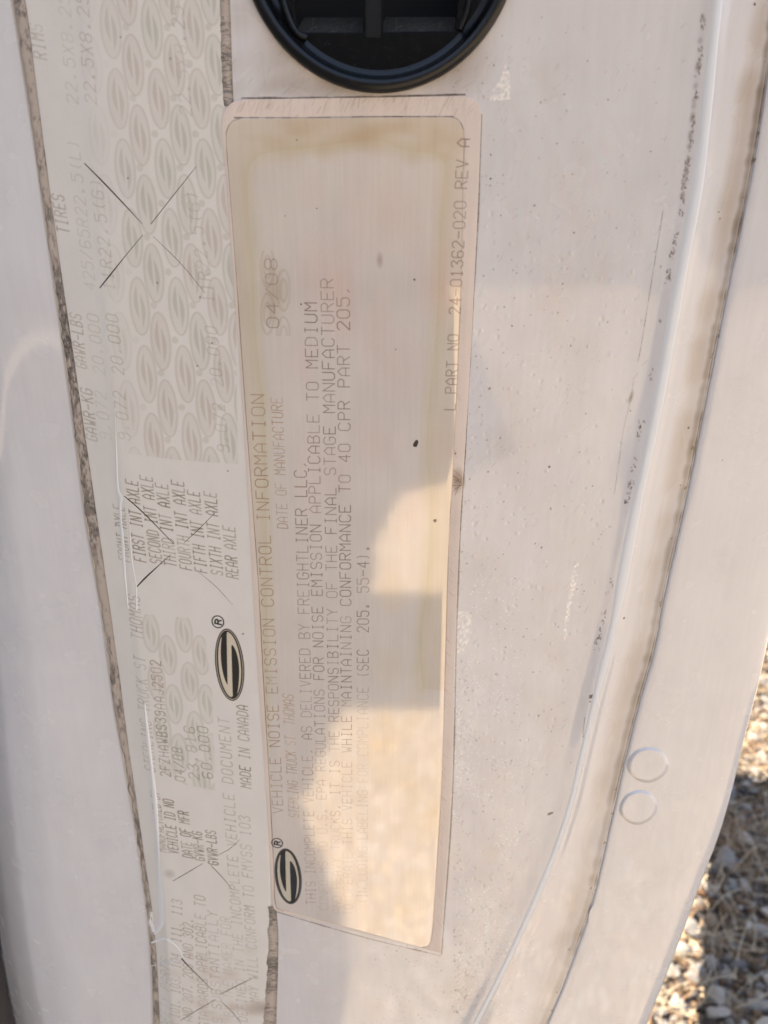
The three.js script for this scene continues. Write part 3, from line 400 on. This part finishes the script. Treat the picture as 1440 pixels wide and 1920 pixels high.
// ------------------------------------------------------------------ second label: beige noise label with its clear cover
{
  const S = sheet(-0.075, -0.345, 0.115, 0.40, 590, 2048), c = S.c;
  const lab = thing('noise_label', 'beige label with typed lines under a stained clear cover, directly below the black vent', 'label');
  c.fillStyle = 'rgb(212,196,180)'; c.fillRect(0, 0, S.W, S.H);
  for (let i = 0; i < 160; i++) { const x = rr(440, 890), y = rr(182, 222); line(S, [[x, y], [x + rr(2, 10), y - rr(6, 24)]], rr(0.5, 1.5), `rgba(130,100,80,${rr(0.08, 0.35)})`); }
  for (let i = 0; i < 120; i++) { const y = rr(250, 1780), x = lerp(870, 818, (y - 250) / 1500); line(S, [[x, y], [x + rr(4, 12), y + rr(4, 18)]], rr(0.5, 1.3), `rgba(150,120,100,${rr(0.1, 0.3)})`); }
  soft(S, 858, 900, 14, 30, '110,84,60', 0.6); for (let i = 0; i < 9; i++) line(S, [[866, 902 + rr(-8, 8)], [849 + rr(-4, 4), 880 + i * 6]], 0.9, 'rgba(80,58,42,.6)');
  const innerL = [[452, 222], [436, 228], [426, 244], [425, 270], [430, 340], [440, 470], [460, 760], [472, 920], [485, 1100], [495, 1290], [505, 1460], [514, 1640], [516, 1690], [520, 1702], [532, 1707]];
  const innerR = [[842, 219], [858, 224], [867, 238], [870, 258], [868, 340], [866, 470], [855, 760], [848, 900], [842, 1000], [836, 1200], [828, 1460], [815, 1680], [809, 1755], [803, 1772], [790, 1776]];
  const poly = (L, R, q = 8) => [...smoothPts(L, q), ...smoothPts(R, q).reverse()];
  S.path(poly(innerL, innerR), true); c.fillStyle = 'rgb(216,205,191)'; c.fill(); c.save(); c.clip();
  // tide line of the stain that crept in under the cover
  const tide = [[480, 1600], [500, 1350], [502, 1120], [500, 950], [497, 800], [494, 740], [488, 700], [479, 600], [474, 480], [468, 400], [465, 340], [470, 310], [482, 296], [500, 288], [540, 282], [600, 275], [650, 268], [700, 264], [725, 268], [745, 278], [770, 284], [800, 287], [824, 292], [832, 310], [829, 360], [824, 440], [822, 500], [820, 580], [812, 680], [802, 780], [800, 860], [808, 960], [798, 1100], [786, 1200], [792, 1290]];
  c.save(); S.path([...smoothPts(tide, 5), [900, 1300], [900, 150], [380, 150], [380, 1600]], true); c.clip();
  c.fillStyle = 'rgba(204,180,140,0.24)'; c.fillRect(0, 0, S.W, S.H); c.restore();
  const tp = smoothPts(tide, 5); for (let w = 1; w <= 5; w++) { S.path(tp); c.strokeStyle = 'rgba(184,150,100,0.035)'; c.lineWidth = w * 7 * S.k(700); c.stroke(); }
  for (let i = 0; i < 50; i++) soft(S, rr(480, 860), rr(225, 300), rr(20, 70), rr(10, 30), '186,152,110', 0.12);
  for (let i = 0; i < 26; i++) soft(S, rr(560, 840), rr(330, 1000), rr(20, 60), rr(40, 130), '224,178,160', 0.14);
  for (let i = 0; i < 18; i++) soft(S, rr(700, 830), rr(1100, 1750), rr(20, 60), rr(40, 100), '222,192,140', 0.15);
  c.restore();
  const ink = (r, a) => `rgba(${r},${a})`, T = (t, p0, p1, h, col, o = {}) => write(S, t, p0, p1, h, { color: col, fill: 0.68, w: 1.45, worn: 0.55, ...o });
  const br = '150,114,76', gy = '124,102,86';
  T('VEHICLE NOISE EMISSION CONTROL INFORMATION', [531, 1523], [495, 738], 22, ink(br, 0.85)); T('DATE OF MANUFACTURE', [540, 990], [529, 745], 20, ink(br, 0.75), { slant: 0.05 }); T('STERLING TRUCK ST  THOMAS', [561, 1532], [550, 1302], 19, ink(br, 0.55), { slant: 0.2 });
  // oval watermark behind the date
  c.save(); S.path([[486, 470], [545, 470], [545, 630], [488, 630]], true); c.clip(); for (let j = 0; j < 2; j++) for (let i = 0; i < 2; i++) { const X = 502 + i * 30, Y = 500 + j * 88 + i * 44; for (const q of [1, 0.55]) { const o = []; for (let k = 0; k <= 30; k++) o.push([X + 12 * q * Math.cos(k / 30 * 6.2832), Y + 38 * q * Math.sin(k / 30 * 6.2832)]); S.path(o, true); c.strokeStyle = 'rgba(150,130,98,0.16)'; c.lineWidth = 5 * S.k(540); c.stroke(); } } c.restore();
  soft(S, 512, 550, 26, 70, '150,128,96', 0.3);
  T('04/08', [523, 614], [519, 484], 22, ink(gy, 0.8));
  const fd = (u) => lerp(0.28, 1, sst(0.05, 0.5, u));
  T('THIS INCOMPLETE VEHICLE, AS DELIVERED BY FREIGHTLINER LLC,', [592, 1694], [574, 862], 20, ink(gy, 0.95), { fade: (u) => lerp(0.55, 1, u) });
  T('CONFORMS TO U.S. EPA REGULATIONS FOR NOISE EMISSION APPLICABLE TO MEDIUM', [616, 1704], [594, 566], 20, ink(gy, 0.95), { fade: fd });
  T('AND HEAVY TRUCKS. IT IS THE RESPONSIBILITY OF THE FINAL STAGE MANUFACTURER', [640, 1710], [625, 522], 20, ink(gy, 0.95), { fade: fd });
  T('TO OPERATE THIS VEHICLE WHILE MAINTAINING CONFORMANCE TO 40 CPR PART 205,', [661, 1714], [655, 534], 20, ink(gy, 0.95), { fade: fd });
  T('(INCLUDING LABELING FOR COMPLIANCE (SEC  205. 55-4).', [688, 1692], [692, 1020], 20, ink(gy, 0.9), { fade: (u) => lerp(0.35, 1, sst(0.5, 0.75, u)) });
  T('L PART NO  24-01362-020 REV A', [853, 768], [880, 260], 21, ink('128,104,92', 0.72), { w: 2.2 });
  emblem(S, 540.5, 1641.5, 1 / 7.7, 1 / 9.3, 0, true);
  blot(S, 779, 831, 5, 'rgba(52,40,32,.95)', 9, 1.5); for (const [x, y, r] of [[777, 524, 2], [742, 655, 1.2], [854, 850, 2], [565, 570, 2], [535, 405, 1], [557, 263, 1.2], [594, 391, 1.3], [815, 975, 4]]) blot(S, x, y, r, 'rgba(70,55,44,.85)', 7, 1.2);
  soft(S, 712, 488, 8, 18, '130,100,84', 0.4);
  { const q = smoothPts([[440, 221], [560, 221], [720, 219], [850, 219]], 8); for (let i = 0; i < q.length - 1; i++) line(S, [q[i], q[i + 1]], rr(0.8, 2), 'rgba(70,52,40,.8)'); }
  for (const P of [innerL, innerR]) { const q = smoothPts(P, 8); for (let i = 0; i < q.length - 1; i++) line(S, [q[i], q[i + 1]], lerp(0.5, 1.6, noise(i * 0.3, 2, 33)), 'rgba(96,76,62,.7)'); }
  S.each((o, x, y) => { const n = (noise(x * 1400, y * 60, 100) - 0.5) * 5 + (fbm(x * 120, y * 70, 101, 3) - 0.5) * 10 + (hash((x * 7000) | 0, (y * 7000) | 0, 19) - 0.5) * 4; o[0] += n; o[1] += n * 0.96; o[2] += n * 0.9; });
  const tex = S.tex();
  const back = new THREE.MeshPhysicalMaterial({ name: 'matt_label_margin', map: tex, roughness: 0.62 });
  const B = sheet(-0.075, -0.345, 0.115, 0.40, 295, 1024); B.c.fillStyle = 'rgb(128,128,128)'; B.c.fillRect(0, 0, B.W, B.H); B.each((o, x, y) => { const n = (noise(x * 1500, y * 45, 105) - 0.5) * 42 + (fbm(x * 70, y * 60, 106, 3) - 0.5) * 110; o[0] += n; o[1] += n; o[2] += n; });
  const cover = new THREE.MeshPhysicalMaterial({ name: 'glossy_label_cover', map: tex, bumpMap: B.tex(false), bumpScale: 0.00002, roughness: 0.07, metalness: 0.17, ior: 1.7, clearcoat: 1, clearcoatRoughness: 0.04 });
  const outL = [[455, 187], [438, 191], [424, 203], [417, 222], [417, 260], [424, 330], [434, 470], [455, 760], [466, 940], [480, 1200], [492, 1380], [502, 1540], [509, 1660], [511, 1692], [513, 1702], [516, 1706]];
  const outR = [[870, 180], [886, 184], [897, 196], [901, 216], [900, 260], [897, 340], [890, 500], [880, 700], [869, 880], [862, 980], [853, 1200], [846, 1470], [834, 1660], [828, 1745], [826, 1775], [825, 1786]];
  mesh('margin', film(outL, outR, 0.32 * mm, S, 0.3 * mm, 34, 8), back, lab);
  mesh('clear_cover', film(innerL, innerR, 0.44 * mm, S, 0.1 * mm, 34, 8), cover, lab);
}

// ------------------------------------------------------------------ gravel yard
{
  const n = 512, cv = document.createElement('canvas'); cv.width = cv.height = n; const c = cv.getContext('2d'); c.fillStyle = '#8d7d66'; c.fillRect(0, 0, n, n);
  for (let i = 0; i < 5200; i++) { const x = rr(0, n), y = rr(0, n), r = rr(1.5, 8), l = rr(128, 186), w = rnd(); c.fillStyle = `rgb(${l | 0},${(l * lerp(0.88, 0.98, w)) | 0},${(l * lerp(0.70, 0.95, w)) | 0})`; for (const dx of [0, n, -n]) for (const dy of [0, n, -n]) { if (x + dx < -9 || x + dx > n + 9 || y + dy < -9 || y + dy > n + 9) continue; c.beginPath(); c.ellipse(x + dx, y + dy, r, r * rr(0.5, 0.9), rr(0, 3), 0, 7); c.fill(); } }
  const t = new THREE.CanvasTexture(cv); t.colorSpace = THREE.SRGBColorSpace; t.wrapS = t.wrapT = THREE.RepeatWrapping; t.repeat.set(420, 420);
  const bt = new THREE.CanvasTexture(cv); bt.wrapS = bt.wrapT = THREE.RepeatWrapping; bt.repeat.set(420, 420);
  const g = new THREE.PlaneGeometry(400, 400, 1, 1); g.rotateX(-Math.PI / 2);
  const ground = thing('ground', null, null, [0, -H, 0], 'structure');
  mesh('gravel_bed', g, new THREE.MeshStandardMaterial({ name: 'gravel_bed', map: t, bumpMap: bt, bumpScale: 0.02, roughness: 0.95 }), ground);
  // stone shapes
  const shapes = []; for (let k = 0; k < 7; k++) { const s = new THREE.IcosahedronGeometry(1, 2), m = mergeVertices(s.deleteAttribute('uv').deleteAttribute('normal')), p = m.attributes.position; for (let i = 0; i < p.count; i++) { const v = new THREE.Vector3().fromBufferAttribute(p, i); let q = 1; for (let a = 0; a < 13; a++) { const d = new THREE.Vector3(hash(a, k, 1) - 0.5, hash(a, k, 2) - 0.5, hash(a, k, 3) - 0.5).normalize(), lim = 0.5 + 0.34 * hash(a, k, 4), e = v.dot(d); if (e * q > lim) q = Math.min(q, lim / e); } v.multiplyScalar(q * (0.95 + 0.1 * noise(v.x * 3 + k, v.y * 3 + v.z * 2, 7))); p.setXYZ(i, v.x, v.y * 0.62, v.z); } m.computeVertexNormals(); shapes.push(m); }
  const tones = [[0.27, 0.26, 0.25], [0.33, 0.305, 0.275], [0.19, 0.185, 0.185], [0.40, 0.37, 0.325], [0.12, 0.115, 0.12], [0.25, 0.19, 0.13], [0.22, 0.215, 0.21], [0.05, 0.045, 0.04]];
  const mats = tones.map((q, i) => new THREE.MeshStandardMaterial({ name: 'stone_' + ['grey', 'pale', 'slate', 'cream', 'dark', 'tan', 'ash', 'black'][i], color: new THREE.Color(q[0] * 0.8, q[1] * 0.76, q[2] * 0.7), roughness: 0.9, flatShading: true }));
  const place = [], seen = (x, z) => { const q = toPix(x, -H, z); return q[2] > 0 && q[1] < 2050 && q[1] > 1050 && q[0] < 1540 && q[0] > cEdge(q[1]) - 60; };
  let tries = 0; const grid = new Map();
  while (place.length < 285 && tries++ < 40000) { const x = rr(0.3, 1.5), z = rr(-2.6, -0.6), r = lerp(0.01, 0.029, rnd() ** 1.5) * (rnd() < 0.1 ? 1.25 : 1); if (!seen(x, z)) continue; if (place.some((p) => Math.hypot(p[0] - x, p[1] - z) < (p[2] + r) * 0.72)) continue; place.push([x, z, r]); }
  for (const [x, z, r] of place) { const k = (rnd() * 7) | 0, w = rnd(), mt = mats[w < 0.24 ? 0 : w < 0.44 ? 1 : w < 0.58 ? 2 : w < 0.72 ? 3 : w < 0.8 ? 4 : w < 0.88 ? 5 : w < 0.97 ? 6 : 7]; const m = mesh('stone', shapes[k], mt, ground); m.position.set(x, r * rr(0.15, 0.42), z); m.scale.set(r * rr(0.8, 1.25), r * rr(0.7, 1.1), r * rr(0.7, 1.1)); m.rotation.set(rr(-0.5, 0.5), rr(0, 6.28), rr(-0.5, 0.5)); }
  const N = 8000, small = named(new THREE.InstancedMesh(shapes[2], new THREE.MeshStandardMaterial({ name: 'small_gravel', color: 0xffffff, roughness: 0.92 }), N), 'small_gravel'), mx = new THREE.Matrix4(), q4 = new THREE.Quaternion(), eu = new THREE.Euler(), col = new THREE.Color();
  let i = 0; while (i < N) { const x = rr(0.25, 1.9), z = rr(-3.0, -0.5); if (!seen(x, z) && rnd() > 0.06) continue; const r = rr(0.003, 0.012); eu.set(rr(0, 6), rr(0, 6), rr(0, 6)); mx.compose(new THREE.Vector3(x, r * rr(0, 0.6), z), q4.setFromEuler(eu), new THREE.Vector3(r * rr(0.7, 1.3), r, r)); small.setMatrixAt(i, mx); const tq = tones[(rnd() * 6) | 0], w = rnd() < 0.55 ? [0.34, 0.235, 0.15] : [0.46, 0.42, 0.37]; small.setColorAt(i, col.setRGB(tq[0] * w[0], tq[1] * w[1], tq[2] * w[2])); i++; }
  small.userData.kind = 'stuff'; small.castShadow = small.receiveShadow = true; ground.add(small);
  // dry straw lying in tufts over the stones
  const parts = [[], []]; const blade = (x, z, l, az, lift, kind) => { const p = [], w = rr(0.0007, 0.0016), bend = rr(-0.5, 0.5); const pos = [], ix = []; for (let k = 0; k <= 6; k++) { const t = k / 6, a = az + bend * t, y = 0.008 + lift * Math.sin(t * 2.2) , X = x + Math.cos(a) * l * t, Z = z + Math.sin(a) * l * t, ww = w * (1 - 0.7 * t); pos.push(X - Math.sin(a) * ww, y, Z + Math.cos(a) * ww, X, y + ww * 0.8, Z, X + Math.sin(a) * ww, y, Z - Math.cos(a) * ww); if (k < 6) { const b = k * 3; ix.push(b, b + 3, b + 1, b + 1, b + 3, b + 4, b + 1, b + 4, b + 2, b + 2, b + 4, b + 5); } } const gg = new THREE.BufferGeometry(); gg.setAttribute('position', new THREE.Float32BufferAttribute(pos, 3)); gg.setIndex(ix); gg.computeVertexNormals(); parts[kind].push(gg); };
  for (const [px, py, num, sp, kd] of [[1340, 1560, 150, 0.07, 1], [1400, 1590, 150, 0.09, 1], [1440, 1620, 90, 0.09, 0], [1420, 1360, 150, 0.10, 0], [1400, 1420, 110, 0.08, 0], [1390, 1700, 60, 0.10, 0], [1440, 1470, 80, 0.06, 1], [1300, 1830, 50, 0.09, 0], [1250, 1900, 60, 0.06, 0], [1420, 1830, 60, 0.1, 0], [1430, 1280, 80, 0.1, 0]]) { const [gx, gz] = onGround(px, py); for (let k = 0; k < num * 0.5; k++) blade(gx + rr(-sp, sp), gz + rr(-sp, sp), rr(0.03, 0.14), rr(0, 6.28), rr(0.005, 0.035), rnd() < 0.75 ? kd : 1 - kd); }
  const straw = thing('dry_grass', 'dry straw-coloured grass scattered over the gravel beyond the door edge', 'grass', [0, -H, 0], 'stuff');
  [[0.36, 0.29, 0.19], [0.22, 0.135, 0.07]].forEach((q, k) => { const m = mesh('straw', mergeGeometries(parts[k]), new THREE.MeshStandardMaterial({ name: k ? 'brown_straw' : 'straw', color: new THREE.Color(...q), roughness: 0.8, side: THREE.DoubleSide }), straw); m.userData.kind = 'stuff'; });
}

// ------------------------------------------------------------------ added trailer and building, unseen, shaped to cast the shade mirrored in the label
{
  const kx = -SUN.x / SUN.y, kz = -SUN.z / SUN.y;              // shadow reach per metre of height
  const mir = (px, py) => { const d = ray(px, py), t = H / -d[1]; return [d[0] * t, -2 * D - d[2] * t]; };
  const wx = -2.9, dark = new THREE.MeshStandardMaterial({ name: 'pale_tarpaulin', color: new THREE.Color(0.34, 0.335, 0.32), roughness: 0.8 });
  const tr = thing('added_trailer', 'added flatbed trailer, unseen, its pale load shaped to shade the ground mirrored in the label cover', 'trailer', [wx, -H, 0]);
  const pts = [[690, 1860], [690, 1760], [664, 1690], [640, 1640], [628, 1590], [596, 1540], [588, 1490], [618, 1468], [616, 1440], [646, 1400], [640, 1370], [668, 1340], [664, 1290], [684, 1268], [705, 1275], [728, 1266], [752, 1288], [790, 1290], [806, 1312], [886, 1330], [890, 1300], [890, 1110], [800, 1120], [772, 1132], [732, 1128], [738, 1070], [750, 1010], [772, 960], [795, 925], [892, 905]];
  const rough = []; pts.forEach((p, i) => { rough.push(p); const q = pts[i + 1]; if (q) for (const t of [0.25, 0.5, 0.75]) rough.push([lerp(p[0], q[0], t) + (p[0] < 800 ? rr(-11, 11) : 0), lerp(p[1], q[1], t) + (p[0] < 800 ? rr(-3, 3) : 0)]); });
  const prof = rough.map(([px, py]) => { const [x, z] = mir(px - 30, py), h = (x - wx) / kx; return [z - kz * h, h]; });
  const zA = prof[0][0], zB = prof[prof.length - 1][0], hB = prof[prof.length - 1][1];
  const sh = new THREE.Shape([[-2.4, 0.9], [-2.4, prof[0][1]], [zA - 0.2, prof[0][1]], ...prof, [zB + 0.3, hB + 0.7], [zB + 15.2, hB + 2.0], [zB + 15.2, 0.9]].map(([z, h]) => new THREE.Vector2(-z, h)));
  const g = new THREE.ExtrudeGeometry(sh, { depth: 2.2, bevelEnabled: false }); g.rotateY(Math.PI / 2); g.translate(-2.2, 0, 0);
  mesh('shade_tarpaulin', g, dark, tr);  // added load, outlined so its shadow draws the patch edge
  mesh('bed', new THREE.BoxGeometry(2.4, 0.3, 17).translate(-1.2, 0.74, 6), darkTrim, tr);
  for (const z of [-0.8, 0.4, 12, 13.2]) mesh('wheel', new THREE.CylinderGeometry(0.5, 0.5, 0.3, 28).rotateZ(Math.PI / 2).translate(-0.3, 0.5, z), darkTrim, tr);
  const added_shed = thing('added_shed', 'added beige building with a deep eave, unseen, keeping the label cover reflection even', 'added_shed', [6, -H, 18]);
  mesh('wall', new THREE.BoxGeometry(60, 6.5, 8).translate(0, 3.25, 4), new THREE.MeshStandardMaterial({ name: 'beige_cladding', color: new THREE.Color(0.46, 0.43, 0.37), roughness: 0.8 }), added_shed);
  mesh('roof', new THREE.BoxGeometry(61, 0.3, 12).translate(0, 6.65, 2.2), dark, added_shed);  // deep eave added to keep the unseen wall evenly shaded
}
renderer.render(scene, camera);
